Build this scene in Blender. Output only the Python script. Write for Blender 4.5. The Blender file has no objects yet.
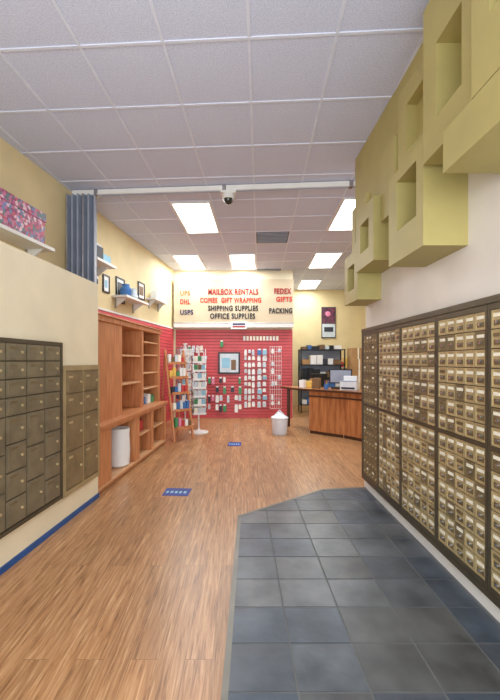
import bpy, bmesh, math, random
from mathutils import Matrix, Vector
random.seed(7)
S=bpy.context.scene
def lin(c):
    return tuple(((v/255)/12.92 if v/255<=0.04045 else ((v/255+0.055)/1.055)**2.4) for v in c)+(1,)
def mat(name,c,rough=0.5,metal=0.0,var=0.08,scale=6,bump=0.0,emit=None,stretch=None,c2=None,coat=0):
    m=bpy.data.materials.new(name); m.use_nodes=True
    nt=m.node_tree; b=nt.nodes['Principled BSDF']
    b.inputs['Roughness'].default_value=rough; b.inputs['Metallic'].default_value=metal
    if coat: b.inputs['Coat Weight'].default_value=coat
    tc=nt.nodes.new('ShaderNodeTexCoord'); n=nt.nodes.new('ShaderNodeTexNoise')
    mp=nt.nodes.new('ShaderNodeMapping'); nt.links.new(tc.outputs['Object'],mp.inputs[0]); nt.links.new(mp.outputs[0],n.inputs['Vector'])
    if stretch: mp.inputs['Scale'].default_value=stretch
    n.inputs['Scale'].default_value=scale; n.inputs['Detail'].default_value=4
    r=nt.nodes.new('ShaderNodeValToRGB'); L=lin(c)
    if c2 is None:
        r.color_ramp.elements[0].color=tuple(max(0,v*(1-var*2)) for v in L[:3])+(1,)
        r.color_ramp.elements[1].color=tuple(min(1,v*(1+var)) for v in L[:3])+(1,)
    else:
        r.color_ramp.elements[0].color=lin(c2); r.color_ramp.elements[1].color=L
    r.color_ramp.elements[0].position=.3; r.color_ramp.elements[1].position=.65
    nt.links.new(n.outputs['Fac'],r.inputs[0]); nt.links.new(r.outputs[0],b.inputs['Base Color'])
    if bump:
        bp=nt.nodes.new('ShaderNodeBump'); bp.inputs['Strength'].default_value=bump; bp.inputs['Distance'].default_value=.01
        nt.links.new(n.outputs['Fac'],bp.inputs['Height']); nt.links.new(bp.outputs[0],b.inputs['Normal'])
    if emit:
        b.inputs['Emission Color'].default_value=lin(emit[0]); b.inputs['Emission Strength'].default_value=emit[1]
    return m

class MB:
    def __init__(s): s.v=[];s.f=[];s.m=[];s.mats=[]
    def mi(s,m):
        if m not in s.mats: s.mats.append(m)
        return s.mats.index(m)
    def raw(s,vs,fs,m,M=None):
        o=len(s.v); i=s.mi(m)
        for v in vs:
            v=Vector(v)
            if M is not None: v=M@v
            s.v.append(tuple(v))
        for f in fs: s.f.append([o+k for k in f]); s.m.append(i)
    def box(s,x0,x1,y0,y1,z0,z1,m,M=None):
        s.raw([(x0,y0,z0),(x1,y0,z0),(x1,y1,z0),(x0,y1,z0),(x0,y0,z1),(x1,y0,z1),(x1,y1,z1),(x0,y1,z1)],
              [(0,3,2,1),(4,5,6,7),(0,1,5,4),(1,2,6,5),(2,3,7,6),(3,0,4,7)],m,M)
    def prism(s,pts,z0,z1,m,M=None):
        n=len(pts)
        a=sum(pts[i][0]*pts[(i+1)%n][1]-pts[(i+1)%n][0]*pts[i][1] for i in range(n))
        if a<0: pts=pts[::-1]
        s.raw([(x,y,z0) for x,y in pts]+[(x,y,z1) for x,y in pts],
              [tuple(range(n))[::-1],tuple(range(n,2*n))]+[(i,(i+1)%n,n+(i+1)%n,n+i) for i in range(n)],m,M)
    def lathe(s,cx,cy,prof,m,n=20,M=None):
        vs=[];fs=[]
        for r,z in prof:
            for k in range(n):
                a=2*math.pi*k/n; vs.append((cx+r*math.cos(a),cy+r*math.sin(a),z))
        for j in range(len(prof)-1):
            for k in range(n):
                k2=(k+1)%n; fs.append((j*n+k,j*n+k2,(j+1)*n+k2,(j+1)*n+k))
        fs.append(tuple(range(n))[::-1]); L=(len(prof)-1)*n; fs.append(tuple(range(L,L+n)))
        s.raw(vs,fs,m,M)
    def cyl(s,cx,cy,z0,z1,r,m,n=16,M=None): s.lathe(cx,cy,[(r,z0),(r,z1)],m,n,M)
    def rod(s,a,b,r,m,n=8):
        a=Vector(a);b=Vector(b);d=b-a
        M=Matrix.Translation(a)@d.to_track_quat('Z','Y').to_matrix().to_4x4()
        s.cyl(0,0,0,d.length,r,m,n,M)
    def obj(s,name,loc=(0,0,0),rz=0,bevel=0,parent=None,smooth=False):
        me=bpy.data.meshes.new(name); me.from_pydata(s.v,[],s.f)
        for m in s.mats: me.materials.append(m)
        for p,i in zip(me.polygons,s.m):
            p.material_index=i; p.use_smooth=smooth
        me.update()
        o=bpy.data.objects.new(name,me); S.collection.objects.link(o)
        o.location=loc; o.rotation_euler=(0,0,rz)
        if bevel:
            b=o.modifiers.new('bev','BEVEL'); b.width=bevel; b.segments=2; b.limit_method='ANGLE'
        if smooth:
            try: me.set_sharp_from_angle(angle=math.radians(35))
            except Exception: pass
        if parent: o.parent=parent
        return o

# ---------------- materials ----------------
cream=mat('cream_paint',(234,220,188),.6,var=.03,scale=3)
signc=mat('sign_cream',(198,180,150),.6,var=.03,scale=3)
yellowp=mat('yellow_paint',(222,203,156),.7,var=.03,scale=3)
olive=mat('relief_paint',(172,158,98),.55,var=.04,scale=3)
white=mat('white_paint',(222,215,208),.6,var=.03,scale=3)
trimw=mat('trim_white',(225,222,216),.4,var=.03)
blue=mat('blue_trim',(24,78,140),.4,var=.1)
ceilm=mat('acoustic_tile',(212,216,234),.9,c2=(182,187,208),scale=110,bump=.12)
tbar=mat('ceiling_bar',(214,218,232),.5,var=.03)
diff=mat('light_diffuser',(240,245,255),.5,var=.02,emit=((235,245,255),5.0))
red=mat('slat_red',(206,82,86),.45,var=.05)
redd=mat('slat_groove',(130,38,42),.6,var=.05)
woodc=mat('cabinet_wood',(204,138,90),.42,c2=(174,108,64),scale=5,stretch=(6,6,.6))
woodlit=mat('cabinet_wood_lit',(216,168,124),.45,c2=(198,144,98),scale=5,stretch=(6,6,.6))  # same wood, paler: the light falling on the cabinet interior is put into the colour
woodd=mat('desk_wood',(188,122,74),.25,c2=(148,88,50),scale=4,stretch=(5,5,.6),coat=.3)
dark=mat('dark_metal',(34,34,38),.4,.3)
bronze=mat('bronze_frame',(84,76,60),.42,.35)
bronze2=mat('bronze_door',(138,122,90),.42,.35,var=.10,scale=9)
bronzeL=mat('bronze_door_grey',(128,119,96),.42,.35,var=.10,scale=9)
gold=mat('brass_door',(188,170,128),.38,.35,var=.08,scale=9)
golddk=mat('brass_inner',(124,108,78),.4,.35,var=.12)
lab=mat('label',(234,228,208),.5,var=.04)
glass=mat('box_window',(60,58,52),.15,.2)
steel=mat('chrome',(190,190,192),.25,.9)
grey=mat('grey_panel',(150,158,174),.5,var=.05)
paper=mat('paper_white',(235,235,232),.6,var=.02)
cols=[mat('card_%d'%i,c,.5,var=.06) for i,c in enumerate([(235,235,230),(60,110,170),(190,60,60),(230,190,90),(70,140,90),(220,130,160),(140,190,210),(245,240,220),(120,90,60),(50,50,60),(200,210,215)])]
clear=mat('plastic_white',(220,222,226),.25,var=.03)
board=mat('cardboard',(178,138,92),.8,var=.08)

# floor wood
def floor_mat():
    m=bpy.data.materials.new('wood_floor'); m.use_nodes=True; nt=m.node_tree; N=nt.nodes; Lk=nt.links; b=N['Principled BSDF']
    tc=N.new('ShaderNodeTexCoord'); mp=N.new('ShaderNodeMapping'); mp.inputs['Rotation'].default_value=(0,0,math.pi/2)
    Lk.new(tc.outputs['Object'],mp.inputs[0])
    br=N.new('ShaderNodeTexBrick'); Lk.new(mp.outputs[0],br.inputs['Vector'])
    br.inputs['Scale'].default_value=1; br.inputs['Brick Width'].default_value=1.25; br.inputs['Row Height'].default_value=.13
    br.inputs['Mortar Size'].default_value=.0015; br.inputs['Color1'].default_value=(.40,.40,.40,1); br.inputs['Color2'].default_value=(.72,.72,.72,1); br.inputs['Mortar'].default_value=(.1,.1,.1,1)
    br.offset=.37
    m2=N.new('ShaderNodeMapping'); m2.inputs['Scale'].default_value=(64,3.6,1); Lk.new(tc.outputs['Object'],m2.inputs[0])
    n=N.new('ShaderNodeTexNoise'); n.inputs['Scale'].default_value=1; n.inputs['Detail'].default_value=7; n.inputs['Roughness'].default_value=.65; n.inputs['Distortion'].default_value=.5
    add=N.new('ShaderNodeVectorMath'); add.operation='ADD'
    sc=N.new('ShaderNodeVectorMath'); sc.operation='SCALE'; sc.inputs['Scale'].default_value=9
    Lk.new(br.outputs['Color'],sc.inputs[0]); Lk.new(m2.outputs[0],add.inputs[0]); Lk.new(sc.outputs[0],add.inputs[1]); Lk.new(add.outputs[0],n.inputs['Vector'])
    r=N.new('ShaderNodeValToRGB'); e=r.color_ramp.elements
    e[0].position=.31; e[0].color=lin((118,82,54)); e[1].position=.70; e[1].color=lin((212,170,126))
    k=e.new(.44); k.color=lin((168,120,78)); k=e.new(.56); k.color=lin((188,140,96))
    Lk.new(n.outputs['Fac'],r.inputs[0])
    mx=N.new('ShaderNodeMixRGB'); mx.blend_type='MULTIPLY'; mx.inputs[0].default_value=1
    mr=N.new('ShaderNodeMapRange'); mr.inputs['From Min'].default_value=0; mr.inputs['From Max'].default_value=.72; mr.inputs['To Min'].default_value=.5; mr.inputs['To Max'].default_value=1.0
    Lk.new(br.outputs['Color'],mr.inputs['Value']); Lk.new(r.outputs[0],mx.inputs[1]); Lk.new(mr.outputs[0],mx.inputs[2])
    Lk.new(mx.outputs[0],b.inputs['Base Color']); b.inputs['Roughness'].default_value=.33
    bp=N.new('ShaderNodeBump'); bp.inputs['Strength'].default_value=.07; bp.inputs['Distance'].default_value=.003; Lk.new(n.outputs['Fac'],bp.inputs['Height']); Lk.new(bp.outputs[0],b.inputs['Normal'])
    return m
def slate_mat(i,c1,c2):
    m=mat('slate_%d'%i,c1,.36,c2=c2,scale=4,bump=.8); return m
slates=[slate_mat(i,a,b) for i,(a,b) in enumerate([((94,100,106),(54,60,66)),((80,86,94),(47,53,60)),((106,108,110),(66,70,74)),((90,92,92),(58,59,60)),((76,86,98),(44,52,62))])]
grout=mat('grout',(104,105,104),.85)

# ---------------- room shell ----------------
H=3.69
b=MB(); fm=floor_mat(); b.box(-3.5,4.2,-1.4,11.7,-.1,0,fm); b.obj('floor')
b=MB(); b.box(-3.5,4.2,-1.4,11.7,H,H+.1,ceilm); b.obj('ceiling')
TL=-math.atan(.146)
b=MB(); b.box(-.15,0,-1.4,9.0*1.0106+.1,0,H,yellowp); b.obj('wall_left',(-2.963,0,0),TL)
b=MB(); b.box(-1.9,1.32,9.0,11.5,0,H,cream); b.obj('wall_back')
b=MB(); b.box(1.32,4.2,11.5,11.65,0,H,yellowp); b.obj('wall_back_alcove')
b=MB(); b.box(4.0,4.15,4.06,11.5,0,H,yellowp); b.obj('wall_right_office')
b=MB(); b.box(1.42,1.58,-1.2,4.06,0,H,white); b.obj('wall_right')
# partition
TP=-math.atan(.085)
b=MB(); b.box(-.88,0,-1.15,3.77,0,2.22,cream); b.obj('wall_partition',(-1.80,0,0),TP)
b=MB(); b.box(0,.012,-1.1,3.77,0,.045,blue); b.obj('baseboard_left',(-1.80,0,0),TP)
b=MB(); b.box(1.40,1.42,-1.15,4.06,0,.09,trimw); b.obj('baseboard_right',bevel=.003)
# storefront behind camera
b=MB()
b.box(-3.4,4.2,-1.4,-1.25,3.3,H,cream); b.box(-3.4,4.2,-1.4,-1.25,0,.2,cream)
for x in (-3.3,-1.6,0,1.42,4.05): b.box(x-.05,x+.05,-1.38,-1.27,.2,3.3,steel)
b.obj('wall_front')

# ceiling grid (rotated slightly)
TC=-.055
ox=.05-.055*2.3
b=MB()
for k in range(-6,7):
    u=.61*k
    b.box(u-.011,u+.011,-1.1,11.6,H-.006,H+.002,tbar)
PV=.632
for k in range(-6,16):
    v=5.06+PV*(k-4)
    if -1<v<11.6: b.box(-3.4,3.9,v-.011,v+.011,H-.0065,H+.002,tbar)
b.obj('trim_ceiling_grid',(ox,0,0),TC)
def fixture(uc,vs):
    u0=.61*uc; v=5.06+PV*(vs-4)
    q=MB(); w=.03
    x0,x1,y0,y1=u0+.012,u0+.598,v+.012,v+2*PV-.012
    z=H-.022
    q.box(x0,x0+w,y0,y1,z,H,trimw); q.box(x1-w,x1,y0,y1,z,H,trimw)
    q.box(x0+w,x1-w,y0,y0+w,z,H,trimw); q.box(x0+w,x1-w,y1-w,y1,z,H,trimw)
    q.box(x0+w,x1-w,y0+w,y1-w,H-.014,H-.004,diff)
    q.obj('ceiling_light_panel',(ox,0,0),TC)
    L=bpy.data.lights.new('panel_lamp','AREA'); L.shape='RECTANGLE'; L.size=.5; L.size_y=1.15; L.energy=33; L.color=(.93,.97,1)
    lo=bpy.data.objects.new('panel_lamp',L); S.collection.objects.link(lo)
    cx,cy=(x0+x1)/2,(y0+y1)/2
    lo.location=(ox+cx*math.cos(TC)-cy*math.sin(TC),cx*math.sin(TC)+cy*math.cos(TC),H-.03)
    lo.rotation_euler=(0,0,TC)
for uc,vs in ((-2,4),(-3,8),(-1,8),(2,8),(2,4),(2,12)): fixture(uc,vs)
# vents
for uc,vs in ((0,6),(0,10)):
    q=MB(); u0=.61*uc+.012; v=5.06+PV*(vs-4)+.012
    q.box(u0,u0+.586,v,v+PV-.024,H-.006,H-.001,dark)
    for i in range(8):
        q.box(u0+.02,u0+.566,v+.03+i*.073,v+.055+i*.073,H-.016,H-.006,grey)
    q.obj('ceiling_vent',(ox,0,0),TC)

# track + folding gate + dome camera
b=MB(); a=-math.atan(.070)
b.box(0,5.6,-.03,.03,H-.075,H-.012,trimw)
b.box(0,5.6,-.012,.012,H-.085,H-.075,grey)
for x in (.3,2.0,3.6): b.box(x,x+.05,-.04,.04,H-.085,H-.008,steel)
b.obj('gate_track',(-2.22,4.79,0),a,bevel=.006)
b=MB()
for i in range(10):
    x=-2.225+i*.035; s=1 if i%2 else -1
    M=Matrix.Translation((x,4.745,0))@Matrix.Rotation(math.radians(14*s),4,'Z')
    b.box(-.006,.006,-.085,.085,.02,H-.1,grey,M)
    b.cyl(0,.085*s,.02,H-.1,.010,steel if i%3==0 else grey,8,M)
b.obj('folding_gate')
b=MB()
b.box(-.10,.10,-.05,.05,-.03,0,trimw); b.cyl(0,0,-.06,-.03,.07,trimw,24)
b.lathe(0,0,[(.075,-.06),(.08,-.09),(.075,-.10)],trimw,24)
b.lathe(0,0,[(.062,-.10),(.055,-.13),(.035,-.155),(.008,-.165)],glass,24)
b.obj('dome_camera',(-.15,4.645,H-.085),smooth=True)

# ---------------- slate path ----------------
def clip(poly,pl):
    out=[]
    for i in range(len(poly)):
        p,q=poly[i],poly[(i+1)%len(poly)]
        dp=pl[0]*p[0]+pl[1]*p[1]-pl[2]; dq=pl[0]*q[0]+pl[1]*q[1]-pl[2]
        if dp<=0: out.append(p)
        if dp*dq<0:
            t=dp/(dp-dq); out.append((p[0]+t*(q[0]-p[0]),p[1]+t*(q[1]-p[1])))
    return out
outline=[(-.17,-1.2),(-.02,3.28),(.90,3.96),(1.40,4.03),(1.40,-1.2)]
def planes(poly,ins=0):
    c=(.7,1.5); r=[]
    for i in range(len(poly)):
        p,q=poly[i],poly[(i+1)%len(poly)]
        nx,ny=q[1]-p[1],-(q[0]-p[0]); l=math.hypot(nx,ny); nx/=l;ny/=l; d=nx*p[0]+ny*p[1]
        if nx*c[0]+ny*c[1]>d: nx,ny,d=-nx,-ny,-d
        r.append((nx,ny,d-ins))
    return r
b=MB(); b.prism(outline,0,.009,grout)
pls=planes(outline,.02)
for i in range(-1,6):
    for j in range(-9,11):
        x0=-.062+.31*i; y0=1.53+.265*j
        poly=[(x0+.005,y0+.005),(x0+.305,y0+.005),(x0+.305,y0+.260),(x0+.005,y0+.260)]
        for pl in pls:
            poly=clip(poly,pl)
            if len(poly)<3: break
        if len(poly)>=3:
            ar=abs(sum(poly[k][0]*poly[(k+1)%len(poly)][1]-poly[(k+1)%len(poly)][0]*poly[k][1] for k in range(len(poly))))/2
            if ar>.0004: b.prism(poly,.009,.0108+random.random()*.0015,random.choice(slates))
b.obj('floor_slate_path')
b=MB()
edge=mat('slate_edge_strip',(118,114,104),.4,.2)
for p,q in zip(outline[:4],outline[1:4]):
    d=Vector((q[0]-p[0],q[1]-p[1],0)); M=Matrix.Translation((p[0],p[1],0))@Matrix.Rotation(math.atan2(d.y,d.x),4,'Z')
    b.box(0,d.length,-.03,0,0.0,.013,edge,M)
b.obj('trim_slate_edge')

# ---------------- right mailboxes ----------------
def mailbank(y1,w,ncol,nrow,style):
    q=MB(); y0=y1-w; z0,z1=.15,1.735
    q.box(1.39,1.419,y0,y1,z0,z1,bronze)
    for e in ((y0,y0+.018,z0,z1),(y1-.018,y1,z0,z1),(y0+.018,y1-.018,z1-.035,z1),(y0+.018,y1-.018,z0,z0+.03),(y0+.018,y1-.018,.93,.955)):
        q.box(1.372,1.39,*e,bronze)
    cw=(w-.036)/ncol
    secs=[(z0+.03,.93,nrow//2),(.955,z1-.035,nrow-nrow//2)]
    for za,zb,n in secs:
        rh=(zb-za)/n
        for c in range(ncol):
            for r in range(n):
                a0=y0+.018+c*cw+.003; a1=a0+cw-.006; c0=za+r*rh+.003; c1=c0+rh-.006
                dm=random.choice([gold,gold,gold,gold,bronze2]) if style else bronze2
                q.box(1.381,1.39,a0,a1,c0,c1,dm)
                t=.008
                q.box(1.376,1.381,a0,a1,c0,c0+t,dm); q.box(1.376,1.381,a0,a1,c1-t,c1,dm)
                q.box(1.376,1.381,a0,a0+t,c0+t,c1-t,dm); q.box(1.376,1.381,a1-t,a1,c0+t,c1-t,dm)
                q.box(1.379,1.381,a0+.016,a1-.016,c0+.016,c0+(c1-c0)*.45,golddk)
                q.box(1.376,1.381,a0+.016,a1-.016,c1-.038,c1-.019,lab if random.random()<(.85 if style else .2) else golddk)
                yc=(a0+a1)/2; M=Matrix.Translation((1.381,yc,c0+(c1-c0)*.34))@Matrix.Rotation(-math.pi/2,4,'Y')
                q.cyl(0,0,0,.011,.010,steel if style else gold,8,M)
    q.obj('mailbox_bank')
y=4.03
for k,w in enumerate((.44,.50,.56,.52,.52,.52)):
    mailbank(y,w,5,14,k>=1); y-=w+.004
b=MB(); b.box(1.366,1.419,y+.004,4.05,1.737,1.775,bronze); b.box(1.37,1.419,4.032,4.055,.13,1.737,bronze); b.box(1.37,1.419,y+.004,4.055,.11,.148,bronze)
b.obj('trim_mailbox_surround')

# ---------------- yellow relief boxes ----------------
def relief(y0,y1,z0,z1,p,hole=None):
    xf=1.42-p; xb=1.4199
    q=MB()
    if hole is None: q.box(xf,xb,y0,y1,z0,z1,olive)
    else:
        a0,a1,c0,c1=hole; xi=xf+min(p-.02,.3)
        O=[(xf,y0,z0),(xf,y1,z0),(xf,y1,z1),(xf,y0,z1)]; I=[(xf,a0,c0),(xf,a1,c0),(xf,a1,c1),(xf,a0,c1)]
        R=[(xi,a0,c0),(xi,a1,c0),(xi,a1,c1),(xi,a0,c1)]; B=[(xb,y0,z0),(xb,y1,z0),(xb,y1,z1),(xb,y0,z1)]
        fs=[]
        for k in range(4):
            n=(k+1)%4
            fs+= [(k,4+k,4+n,n),(4+k,8+k,8+n,4+n),(k,n,12+n,12+k)]
        fs+=[(8,11,10,9),(12,13,14,15)]
        q.raw(O+I+R+B,fs,olive)
    o=q.obj('wall_relief_box')
    bm=bmesh.new(); bm.from_mesh(o.data); bmesh.ops.recalc_face_normals(bm,faces=bm.faces); bm.to_mesh(o.data); bm.free()
relief(3.62,4.055,2.04,2.56,.24,(3.72,3.95,2.17,2.43))
relief(3.13,3.60,2.30,2.86,.26,(3.25,3.48,2.45,2.72))
relief(3.60,4.05,2.58,3.10,.16,(3.72,3.93,2.70,2.97))
relief(2.24,2.76,2.14,2.80,.28,(2.33,2.62,2.36,2.72))
relief(2.28,2.78,2.82,3.45,.20,(2.40,2.64,2.95,3.30))
relief(2.84,3.11,2.62,3.2,.20,None)
relief(1.66,2.20,2.62,3.55,.30,(1.82,2.06,2.82,3.24))
relief(1.20,1.88,2.40,2.615,.36,None)
relief(1.20,1.65,2.62,3.6,.36,(1.32,1.53,2.9,3.3))
b=MB(); b.prism([(1.0,2.9),(1.72,2.62),(2.2,2.6),(2.8,2.7),(3.1,2.7),(4.056,2.56),(4.056,3.685),(1.0,3.685)],0,.12,olive,Matrix(((0,0,-1,1.4195),(1,0,0,0),(0,1,0,0),(0,0,0,1))))
o=b.obj('wall_relief_backing'); bm=bmesh.new(); bm.from_mesh(o.data); bmesh.ops.recalc_face_normals(bm,faces=bm.faces); bm.to_mesh(o.data); bm.free()

# ---------------- left mailboxes (partition frame) ----------------
PL=(-1.80,0,0)
b=MB(); z0,z1=.26,1.575; yS,yE=1.36,3.06; 
b.box(0.001,.03,yS,yE,z0,z1,bronze); 
b.box(.03,.042,yS,yE,z1-.03,z1,bronze); b.box(.03,.042,yS,yE,z0,z0+.03,bronze); b.box(.03,.042,yE-.03,yE,z0+.03,z1-.03,bronze)
ncol=8; cw=(yE-.03-yS)/ncol
rows=[.125,.125,.125,.125,.19,.19,.185,.185]; 
for c in range(ncol):
    z=z1-.03
    rr=rows if c%2 else [.125]*4+[.25]*3
    for h in rr:
        a0,a1,c0,c1=yS+c*cw+.006,yS+(c+1)*cw-.006,z-h+.005,z-.005
        b.box(.03,.04,a0,a1,c0,c1,bronzeL)
        b.box(.04,.043,a0+.015,a1-.015,c0+.012,c1-.012,bronzeL)
        b.box(.043,.046,a0+.03,a0+.10,c1-.035,c1-.02,golddk)
        b.cyl(0,0,0,.01,.010,gold,8,Matrix.Translation((.043,a1-.05,(c0+c1)/2))@Matrix.Rotation(math.pi/2,4,'Y'))
        z-=h
b.obj('mailbox_cabinet',PL,TP)
b=MB(); y0,y1,z0,z1=3.07,3.72,.25,1.38
b.box(.001,.03,y0,y1,z0,z1,bronze2)
fr=mat('locker_frame',(170,152,112),.45,.3)
for e in ((y0,y1,z1-.045,z1),(y0,y1,z0,z0+.045),(y0,y0+.04,z0+.045,z1-.045),(y1-.04,y1,z0+.045,z1-.045),((y0+y1)/2-.012,(y0+y1)/2+.012,z0+.045,z1-.045)):
    b.box(.03,.042,*e,fr)
for c in range(2):
    a0=y0+.045+c*.29+(.005 if c else 0); a1=a0+.265
    z=z1-.05
    for h in (.2,.2,.305,.325):
        b.box(.03,.045,a0,a1,z-h+.006,z,bronze2); b.box(.045,.048,a0+.015,a1-.015,z-h+.02,z-.014,bronze2)
        b.cyl(0,0,0,.012,.012,gold,10,Matrix.Translation((.048,a1-.04,z-h/2))@Matrix.Rotation(math.pi/2,4,'Y'))
        b.box(.048,.051,a0+.03,a0+.09,z-.06,z-.04,gold)
        z-=h
b.obj('parcel_locker',PL,TP)

# ---------------- wooden cabinet ----------------
b=MB(); xb=-.45
Y0,Y1=3.79,6.22
b.box(xb,.02+.01,Y0,Y1,.695,.735,woodc)      # counter
b.box(xb,xb+.02,Y0,Y1,.0,.695,woodlit)
b.box(xb+.02,0,Y0,Y1,.05,.08,woodlit)
b.box(xb+.02,-.03,Y0,Y1,0,.05,woodc)
for ya,yb in ((3.79,4.09),(4.82,4.97),(5.46,5.56),(6.12,6.22)):
    b.box(xb+.02,0,ya,yb,.08,.695,woodc)
b.box(xb+.02,-.02,4.97,5.46,.37,.395,woodlit); b.box(xb+.02,-.02,5.56,6.12,.37,.395,woodlit)
b.box(0,.012,Y0,Y1,.66,.695,woodc)
# hutch
xf=-.10
b.box(xb,xb+.02,Y0,6.2,.735,1.93,woodlit)
b.box(xb,xf+.02,Y0,6.2,1.87,1.93,woodc)
b.box(xb,xf+.04,Y0,6.2,1.93,1.95,woodc)
b.box(xb+.02,xf,3.79,4.62,.735,1.87,woodc)
for ya,yb in ((5.33,5.40),(6.14,6.2)): b.box(xb+.02,xf,ya,yb,.735,1.87,woodc)
for z in (1.10,1.48): b.box(xb+.02,xf-.02,4.62,5.33,z,z+.025,woodlit)
for z in (.98,1.22,1.5,1.7): b.box(xb+.02,xf-.02,5.40,6.14,z,z+.022,woodlit)
b.obj('wooden_display_cabinet',PL,TP,bevel=.004)
# white sack in base opening
b=MB(); b.lathe(0,0,[(.11,0),(.135,.02),(.145,.2),(.135,.40),(.14,.48),(.11,.46),(.10,.42)],paper,20)
b.obj('paper_sack',(-1.56,4.62,.082),smooth=True)
# small goods on cabinet shelves
def goods(name,cx0,cx1,y0,y1,z,n,loc,rz,hmax=.2):
    q=MB(); w=(y1-y0)/n
    for i in range(n):
        h=hmax*random.uniform(.45,1); q.box(cx0+random.uniform(0,.05),cx1-random.uniform(0,.04),y0+i*w+.01,y0+(i+1)*w-.01,z,z+h,random.choice(cols))
        q.box(cx0+.06,cx1-.08,y0+i*w+.03,y0+(i+1)*w-.03,z+h,z+h+.01,paper)
    return q.obj(name,loc,rz)
goods('shelf_goods',-.40,-.16,5.45,6.1,.737,4,PL,TP,.18)
goods('shelf_goods',-.40,-.16,5.6,6.05,.083,3,PL,TP,.2)
goods('shelf_goods',-.40,-.10,5.05,5.4,.397,2,PL,TP,.2)

# ---------------- left wall: slatwall, shelves, frames ----------------
WL=(-2.963,0,0)
def slats(q,ax,a0,a1,z1,face,th):
    n=int(z1/.076)
    for i in range(n):
        z=i*.076
        if ax=='y': q.box(0,th,a0,a1,z+.006,z+.070,red); 
        else: q.box(a0,a1,face-th,face,z+.006,z+.070,red)
    if ax=='y': q.box(0,th*.35,a0,a1,0,n*.076,redd); q.box(0,th+.01,a0,a1,n*.076,n*.076+.03,trimw)
    else: q.box(a0,a1,face-th*.35,face,0,n*.076,redd)
b=MB(); slats(b,'y',5.12,9.0,2.22,0,.022); b.obj('slatwall_panel',WL,TL)
b=MB(); slats(b,'x',-1.60,1.31,2.22,8.998,.024); b.obj('slatwall_panel')
def wshelf(y0,y1,z,d=.27):
    q=MB(); q.box(0.001,d,y0,y1,z-.035,z,trimw)
    for yy in (y0+.12,y1-.12):
        q.box(.001,.03,yy-.012,yy+.012,z-.2,z-.035,steel)
        q.prism([(0.03,-.035),(d*.8,-.035),(0.03,-.17)],-.008,.008,trimw,Matrix(((1,0,0,0),(0,0,1,yy),(0,1,0,z),(0,0,0,1))))
    o=q.obj('wall_shelf',WL,TL); 
    bm=bmesh.new(); bm.from_mesh(o.data); bmesh.ops.recalc_face_normals(bm,faces=bm.faces); bm.to_mesh(o.data); bm.free()
wshelf(2.7,4.16,2.69); wshelf(5.06,5.60,2.86); wshelf(5.95,6.85,2.50); wshelf(7.35,8.1,2.70,.2)
# floral gift box
fl=bpy.data.materials.new('floral_wrap'); fl.use_nodes=True; nt=fl.node_tree; vb=nt.nodes['Principled BSDF']
vo=nt.nodes.new('ShaderNodeTexVoronoi'); vo.inputs['Scale'].default_value=34; tc=nt.nodes.new('ShaderNodeTexCoord'); nt.links.new(tc.outputs['Object'],vo.inputs['Vector'])
sp=nt.nodes.new('ShaderNodeSeparateColor'); nt.links.new(vo.outputs['Color'],sp.inputs[0])
r=nt.nodes.new('ShaderNodeValToRGB'); r.color_ramp.interpolation='CONSTANT'; e=r.color_ramp.elements
e[0].color=lin((150,60,104)); e[1].position=.25; e[1].color=lin((196,112,146)); 
for p,c in ((.42,(112,130,176)),(.56,(196,84,104)),(.7,(226,190,200)),(.84,(96,120,120))):
    k=e.new(p); k.color=lin(c)
nt.links.new(sp.outputs[0],r.inputs[0]); nt.links.new(r.outputs[0],vb.inputs['Base Color'])
lid=mat('gift_lid',(196,104,140),.5)
b=MB(); b.box(.04,.25,3.2,4.02,2.692,2.96,fl); b.box(.033,.257,3.19,4.03,2.94,3.03,fl); b.box(.03,.26,3.19,4.03,2.935,2.945,lid)
b.obj('gift_box',WL,TL,bevel=.004)
b=MB(); b.box(.05,.22,5.1,5.3,2.862,3.05,cols[9]); b.box(.05,.22,5.3,5.52,2.862,2.98,cols[6]); b.box(.06,.2,5.12,5.28,3.05,3.09,paper); b.obj('stacked_boxes',WL,TL)
b=MB(); b.lathe(.13,6.2,[(.05,2.502),(.09,2.55),(.10,2.63),(.06,2.69),(.065,2.72)],cols[1],16); b.lathe(.13,6.5,[(.06,2.502),(.08,2.56),(.05,2.66),(.06,2.70)],cols[10],16); b.obj('ceramic_jars',WL,TL,smooth=True)
b=MB(); b.box(.04,.17,7.5,7.75,2.702,2.85,paper); b.box(.04,.17,7.8,8.0,2.702,2.80,cols[10]); b.box(.05,.16,7.52,7.73,2.85,2.86,cols[1]); b.obj('stacked_boxes',WL,TL)
def frame(y0,y1,z0,z1,loc=WL,rz=TL,art=None):
    q=MB(); w=.022
    q.box(0.001,.012,y0,y1,z0,z1,paper)
    for e in ((y0,y1,z0,z0+w),(y0,y1,z1-w,z1),(y0,y0+w,z0+w,z1-w),(y1-w,y1,z0+w,z1-w)): q.box(.001,.025,*e,dark)
    q.box(.012,.014,y0+.06,y1-.06,z0+.08,z1-.08,art or cols[9]); q.obj('picture_frame',loc,rz)
frame(6.08,6.38,2.41,2.84); frame(5.66,5.86,2.50,2.78,art=cols[6]); frame(5.35,5.5,2.48,2.66,art=cols[8]); frame(6.95,7.25,2.62,2.95,art=cols[8])

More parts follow.
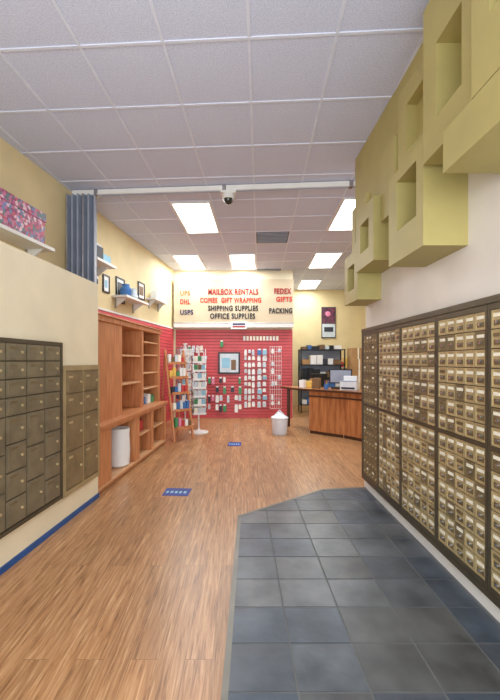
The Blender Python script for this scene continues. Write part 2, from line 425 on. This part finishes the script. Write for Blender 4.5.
# ---------------- sign board ----------------
b=MB(); b.box(-1.62,1.31,8.80,8.975,2.36,3.42,signc)
b.box(-1.62,1.31,8.79,8.975,2.24,2.36,white); b.box(-1.62,1.31,8.785,8.79,2.34,2.36,steel)
sign=b.obj('overhead_sign_board')
tm={'r':mat('letter_red',(160,10,20),.4),'k':mat('letter_black',(14,12,18),.4),'o':mat('letter_orange',(204,48,16),.4),'y':mat('letter_pale',(150,110,60),.5),'b':mat('letter_blue',(24,30,80),.5)}
def text(t,x0,x1,zc,h,m,parent=sign,y=8.792,name='lettering'):
    c=bpy.data.curves.new(name,'FONT'); c.body=t; c.extrude=.006; c.offset=.028; c.align_x='LEFT'; c.size=1; c.space_character=1.14
    o=bpy.data.objects.new(name,c); S.collection.objects.link(o); c.materials.append(m)
    bpy.context.view_layer.update(); w,hh=o.dimensions.x,o.dimensions.y
    o.rotation_euler=(math.pi/2,0,0); o.scale=((x1-x0)/w,h/hh,1); o.location=(x0,y,zc-h/2); o.parent=parent
k=.02444
def row(t,p0,p1,y,h,m): text(t,(p0-240)*k,(p1-240)*k,1.42+(361-y)*k,h,m)
row('MAILBOX RENTALS',208,258,291.5,.145,tm['r']); row('FEDEX',274,291,291,.135,tm['r']); row('UPS',180,190,293,.125,tm['y'])
row('DHL',180,190,301.5,.125,tm['o']); row('COPIES  GIFT WRAPPING',200,261,300,.125,tm['o']); row('GIFTS',276,292,299,.125,tm['o'])
row('SHIPPING SUPPLIES',208,258,308,.135,tm['k']); row('OFFICE SUPPLIES',210,255,315.8,.135,tm['k']); row('USPS',180,193,312,.125,tm['b']); row('PACKING',269,292,310.5,.135,tm['k'])
b=MB(); b.box(-.22,.17,8.77,8.785,2.20,2.38,paper); b.box(-.18,.13,8.765,8.77,2.30,2.34,tm['b']); b.box(-.18,.13,8.765,8.77,2.24,2.275,tm['r']); b.obj('hanging_notice')

# ---------------- goods on back slatwall ----------------
yf=8.972
b=MB()
def hang(q,x0,x1,z0,z1,nx,nz,pal,fill=.9,y=yf):
    w=(x1-x0)/nx; h=(z1-z0)/nz
    for i in range(nx):
        for j in range(nz):
            if random.random()>fill: continue
            d=random.uniform(.02,.09); hh=h*random.uniform(.5,.9); xx=x0+i*w+w*.08; zt=z0+(j+1)*h; ww=w*random.uniform(.6,.86)
            c=random.choice(pal)
            q.box(xx,xx+ww,y-d-.01,y-.03,zt-hh,zt-.03,c)
            q.box(xx+ww*.1,xx+ww*.9,y-d-.004,y-.04,zt-.03,zt,paper)
            q.rod((xx+ww*.5,y,zt+.008),(xx+ww*.5,y-d-.04,zt+.008),.004,steel,6)
hang(b,.10,.38,.25,1.70,3,9,[cols[0],cols[0],cols[0],cols[10],cols[7]],.97)
hang(b,.42,.68,.25,1.72,2,9,[cols[0],cols[6],cols[10],cols[10],cols[0],cols[1]],.97)
pal2=[cols[0],cols[0],cols[10],cols[7],cols[10],cols[10],cols[4],cols[5],cols[9],cols[4]]
hang(b,-.80,.05,.12,1.02,9,4,pal2,.55)
hang(b,-1.40,-.90,.6,1.8,5,6,pal2,.6)
hang(b,-.8,-.1,1.68,1.93,7,1,pal2,.4)
b.obj('hanging_merchandise')
b=MB()
for i in range(11): b.box(.08+i*.082,.135+i*.082,yf-.02,yf-.002,1.93,2.04,random.choice([paper,cols[10],cols[7]]))
b.obj('photo_strip')
b=MB(); b.box(-.54,.0,yf-.04,yf-.001,1.10,1.64,dark); b.box(-.50,-.04,yf-.045,yf-.04,1.14,1.60,cols[10]); b.box(-.45,-.25,yf-.05,yf-.045,1.25,1.5,cols[6]); b.box(-.22,-.1,yf-.05,yf-.045,1.2,1.45,cols[8]); b.obj('display_frame')
b=MB()
for i in range(6): b.rod((.74+i*.055,8.86,.25),(.74+i*.055,8.86,1.78),.004,paper,6)
for i in range(14): b.rod((.74,8.86,.25+i*.117),(1.015,8.86,.25+i*.117),.004,paper,6)
for x in (.74,1.015): b.rod((x,8.86,1.7),(x,yf,1.7),.005,paper,6)
hang(b,.76,1.0,.28,1.72,3,9,[cols[0],cols[10],cols[5],cols[0]],.45,y=8.855)
b.obj('wire_grid_rack')

# ---------------- spinner racks ----------------
def spinner(x,y,h,r,pal,rz=0):
    q=MB(); q.lathe(0,0,[(.19,0),(.19,.02),(.04,.05),(.02,.08)],trimw,24); q.cyl(0,0,.08,h,.016,trimw,12)
    q.lathe(0,0,[(.02,h),(.05,h+.01),(.05,h+.03)],trimw,16)
    z=.38
    while z+.16<h:
        for k in range(4):
            M=Matrix.Rotation(rz+k*math.pi/2,4,'Z')
            for s in (-1,0,1):
                if random.random()<.9:
                    M2=M@Matrix.Translation((s*r*.62,-r,z))@Matrix.Rotation(math.radians(12),4,'X')
                    q.box(-r*.28,r*.28,-.006,.006,.0,.13,random.choice(pal),M2)
            q.box(-r,r,-r-.015,-r-.009,z-.012,z+.03,trimw,M); q.box(-r,r,-r-.015,-r+.03,z-.012,z-.008,trimw,M)
        z+=.168
    for k in range(4):
        M=Matrix.Rotation(rz+k*math.pi/2,4,'Z'); q.rod(M@Vector((r,-r,.36)),M@Vector((r,-r,h-.02)),.005,steel,6); q.rod(M@Vector((0,0,h-.05)),M@Vector((r,-r,h-.05)),.005,steel,6); q.rod(M@Vector((0,0,.37)),M@Vector((r,-r,.37)),.005,steel,6)
    q.obj('card_spinner_rack',(x,y,0))
spinner(-.82,7.15,1.68,.12,[cols[0],cols[0],cols[10],cols[7],cols[8],cols[6],cols[10],cols[4]],.25)
spinner(-1.22,8.0,1.78,.14,[cols[0],cols[1],cols[6],cols[0],cols[10]],.5)
# ladder display
b=MB()
for x in (-.19,.19):
    b.rod((x,-.25,0),(x,.10,1.62),.024,woodc,8); b.rod((x,.30,0),(x,.10,1.55),.018,woodc,8)
for i,z in enumerate((.22,.52,.82,1.10,1.36)):
    yy=-.25+.35*z/1.62
    b.box(-.18,.18,yy-.08,yy+.10,z,z+.018,woodc); b.box(-.18,.18,yy-.09,yy-.08,z,z+.045,woodc)
    for j in range(5):
        xx=-.165+j*.068; h=random.uniform(.10,.18)
        b.box(xx,xx+.055,yy-.03,yy+.03,z+.018,z+.018+h,random.choice(cols))
b.obj('ladder_display_shelf',(-1.16,6.62,0),math.radians(40))

# ---------------- floor stickers, tub ----------------
bw=mat('blue_decal',(20,56,140),.5)
def decal(x,y,w,d,rz):
    q=MB(); q.box(-w/2,w/2,-d/2,d/2,.0005,.003,bw)
    for i in range(5): q.box(-w*.42+i*w*.17,-w*.32+i*w*.17,-d*.18,d*.1,.003,.0035,cols[6])
    q.obj('floor_sticker',(x,y,0),rz)
decal(-.68,3.90,.28,.22,-.06); decal(-.09,6.15,.22,.28,-.05)
b=MB(); b.lathe(0,0,[(.13,0),(.145,.02),(.16,.30),(.17,.31),(.17,.33),(.10,.37),(.05,.40),(.03,.43)],clear,24)
b.rod((-.10,0,.36),(0,0,.47),.008,clear); b.rod((.10,0,.36),(0,0,.47),.008,clear)
b.obj('white_plastic_tub',(.77,7.0,0),smooth=True)

# ---------------- curved counter ----------------
ctrl=[(.93,7.75),(1.12,7.35),(1.36,7.08),(1.62,6.85),(1.9,6.62),(2.15,6.3),(2.38,5.95),(2.7,5.75),(3.1,5.7)]
def off(pts,d):
    r=[]
    for i,p in enumerate(pts):
        a=Vector(pts[max(i-1,0)]); c=Vector(pts[min(i+1,len(pts)-1)]); t=(c-a).normalized(); n=Vector((-t.y,t.x)); r.append((p[0]+n.x*d,p[1]+n.y*d))
    return r
b=MB()
top_o=off(ctrl,-.06); top_i=off(ctrl,.62)
def strip(o,i,z0,z1,m):
    for k in range(len(o)-1): b.prism([o[k],o[k+1],i[k+1],i[k]],z0,z1,m)
dk=mat('counter_edge',(74,48,34),.3)
strip(top_o,top_i,.835,.87,dk); strip(off(ctrl,-.05),off(ctrl,.60),.87,.876,woodd)
strip(ctrl[2:],off(ctrl,.03)[2:],.06,.835,woodd)
strip(off(ctrl,.02)[2:],off(ctrl,.05)[2:],0,.06,dk)
strip(off(ctrl,-.012)[2:],ctrl[2:],.72,.75,dk)
a1=off(ctrl,.05)[0]; b.cyl(a1[0]+.08,a1[1]+.05,0,.835,.035,dk,12)
for k in (2,4,6):
    p=ctrl[k]; q2=off(ctrl,.55)[k]; b.prism([p,(p[0]+.03,p[1]+.02),(q2[0]+.03,q2[1]+.02),q2],.0,.835,woodlit)
b.obj('curved_reception_counter')
# items on counter
b=MB(); b.box(-.15,.15,-.12,.12,0,.03,dark); b.box(-.02,.02,0,.02,.03,.12,dark); b.box(-.22,.22,-.01,.02,.10,.38,dark); b.box(-.2,.2,-.014,-.01,.12,.36,grey)
b.obj('computer_monitor',(1.98,7.08,.878),math.radians(-30))
b=MB(); b.box(-.15,.15,-.14,.14,0,.16,clear); b.box(-.12,.12,-.16,-.14,.03,.06,dark); b.box(-.12,.12,.02,.10,.16,.26,paper); b.box(-.15,.15,-.14,0,.16,.175,grey)
b.obj('label_printer',(2.05,6.72,.878),math.radians(-30),bevel=.006)
b=MB(); b.lathe(0,0,[(.035,0),(.04,.02),(.042,.10)],cols[1],14)
for i in range(5): b.rod((.01*i-.02,0,.03),(.02*i-.04,.01*i-.02,.17),.004,cols[i+1],6)
b.obj('pen_cup',(1.66,6.93,.878))
b=MB()
for i,(x,y_,w,h) in enumerate(((0,0,.2,.12),(.25,-.15,.14,.2),(-.22,.2,.16,.08),(.02,.3,.2,.16),(-.05,-.16,.10,.15))): b.box(x-w/2,x+w/2,y_-.06,y_+.06,0,h,(cols[3],cols[8],dark,board,paper)[i])
b.obj('counter_boxes',(1.42,7.5,.878),math.radians(-35))
b=MB(); 
for i in range(3): b.box(-.15+i*.01,.15-i*.01,-.11,.11,i*.006,i*.006+.005,paper)
b.obj('paper_stack',(2.35,6.30,.878),.5)
# office shelving
b=MB()
for x in (0,1.2):
    for yy in (0,.4): b.box(x-.015,x+.015,yy-.015,yy+.015,0,1.75,dark)
for z in (.2,.6,.95,1.3,1.72):
    b.box(-.015,1.215,-.015,.415,z,z+.025,dark)
    x=.04
    while x<1.05:
        w=random.uniform(.08,.22); h=random.uniform(.12,.29)*(.5 if z>1.7 else 1); b.box(x,min(x+w,1.18),.03,.35,z+.025,z+.025+h,random.choice([board,paper,dark,paper,cols[8],cols[9],cols[10],cols[1]])); x+=w+.015
b.box(-.01,1.21,.40,.41,.2,1.74,grey)
b.obj('storage_shelf',(1.68,9.9,0))
b=MB(); 
for i,(x,z,w,h) in enumerate(((0,0,.5,.4),(.02,.4,.45,.35),(.0,.75,.5,.42),(.05,1.17,.4,.3),(.05,1.47,.35,.3),(.55,0,.45,.45),(.57,.45,.42,.4),(.6,.85,.38,.4))):
    b.box(x,x+w,0,.4,z+.002,z+h,board); b.box(x+w*.45,x+w*.55,-.002,.402,z+.002,z+h+.001,cols[7])
b.obj('cardboard_box_stack',(2.93,9.6,0))
art=mat('poster_art',(120,60,80),.5,c2=(40,34,50),scale=9)
b=MB(); b.box(2.60,3.05,11.47,11.498,2.15,3.14,cols[9]); b.box(2.62,3.03,11.465,11.47,2.62,3.11,art); b.lathe(0,0,[(.09,0),(.07,.01),(.01,.015)],cols[5],7,Matrix.Translation((2.80,11.465,2.92))@Matrix.Rotation(math.pi/2,4,'X')); b.box(2.62,3.03,11.46,11.465,2.18,2.6,cols[10]); b.box(2.68,2.97,11.455,11.46,2.35,2.5,cols[9]); b.obj('wall_poster')
b=MB(); b.box(2.5,3.9,11.3,11.498,1.2,1.23,trimw); 
x=2.55
while x<3.6:
    w=random.uniform(.1,.25); b.box(x,x+w,11.32,11.48,1.231,1.231+random.uniform(.12,.35),random.choice(cols)); x+=w+.03
b.obj('office_wall_shelf')
# office chair
b=MB()
for k in range(5):
    a=2*math.pi*k/5; b.rod((0,0,.09),(.27*math.cos(a),.27*math.sin(a),.05),.018,dark); b.cyl(.27*math.cos(a),.27*math.sin(a),0,.05,.025,dark,10)
b.cyl(0,0,.09,.45,.025,steel); b.box(-.24,.24,-.23,.23,.45,.53,dark); b.box(-.03,.03,.22,.26,.5,.72,dark); b.box(-.22,.22,.20,.27,.68,1.12,dark)
b.obj('office_chair',(1.95,8.3,0),math.radians(20),bevel=.02)

# ---------------- lights ----------------
L=bpy.data.lights.new('storefront_daylight','AREA'); L.shape='RECTANGLE'; L.size=4.4; L.size_y=2.9; L.energy=225; L.color=(.90,.95,1)
o=bpy.data.objects.new('storefront_daylight',L); S.collection.objects.link(o); o.location=(-.3,-1.15,1.7); o.rotation_euler=(math.radians(93),0,0)
W=bpy.data.worlds.new('World'); S.world=W; W.use_nodes=True; W.node_tree.nodes['Background'].inputs[0].default_value=(.78,.87,1,1); W.node_tree.nodes['Background'].inputs[1].default_value=1.2

cam=bpy.data.cameras.new('Camera'); co=bpy.data.objects.new('Camera',cam); S.collection.objects.link(co)
co.location=(0,0,1.42); co.rotation_euler=(math.pi/2,0,0); cam.lens=360/700*36; cam.sensor_width=36; cam.sensor_fit='AUTO'
cam.shift_x=10/700; cam.shift_y=11/700; cam.clip_start=.05
S.camera=co
try: S.view_settings.view_transform='Standard'
except Exception: pass
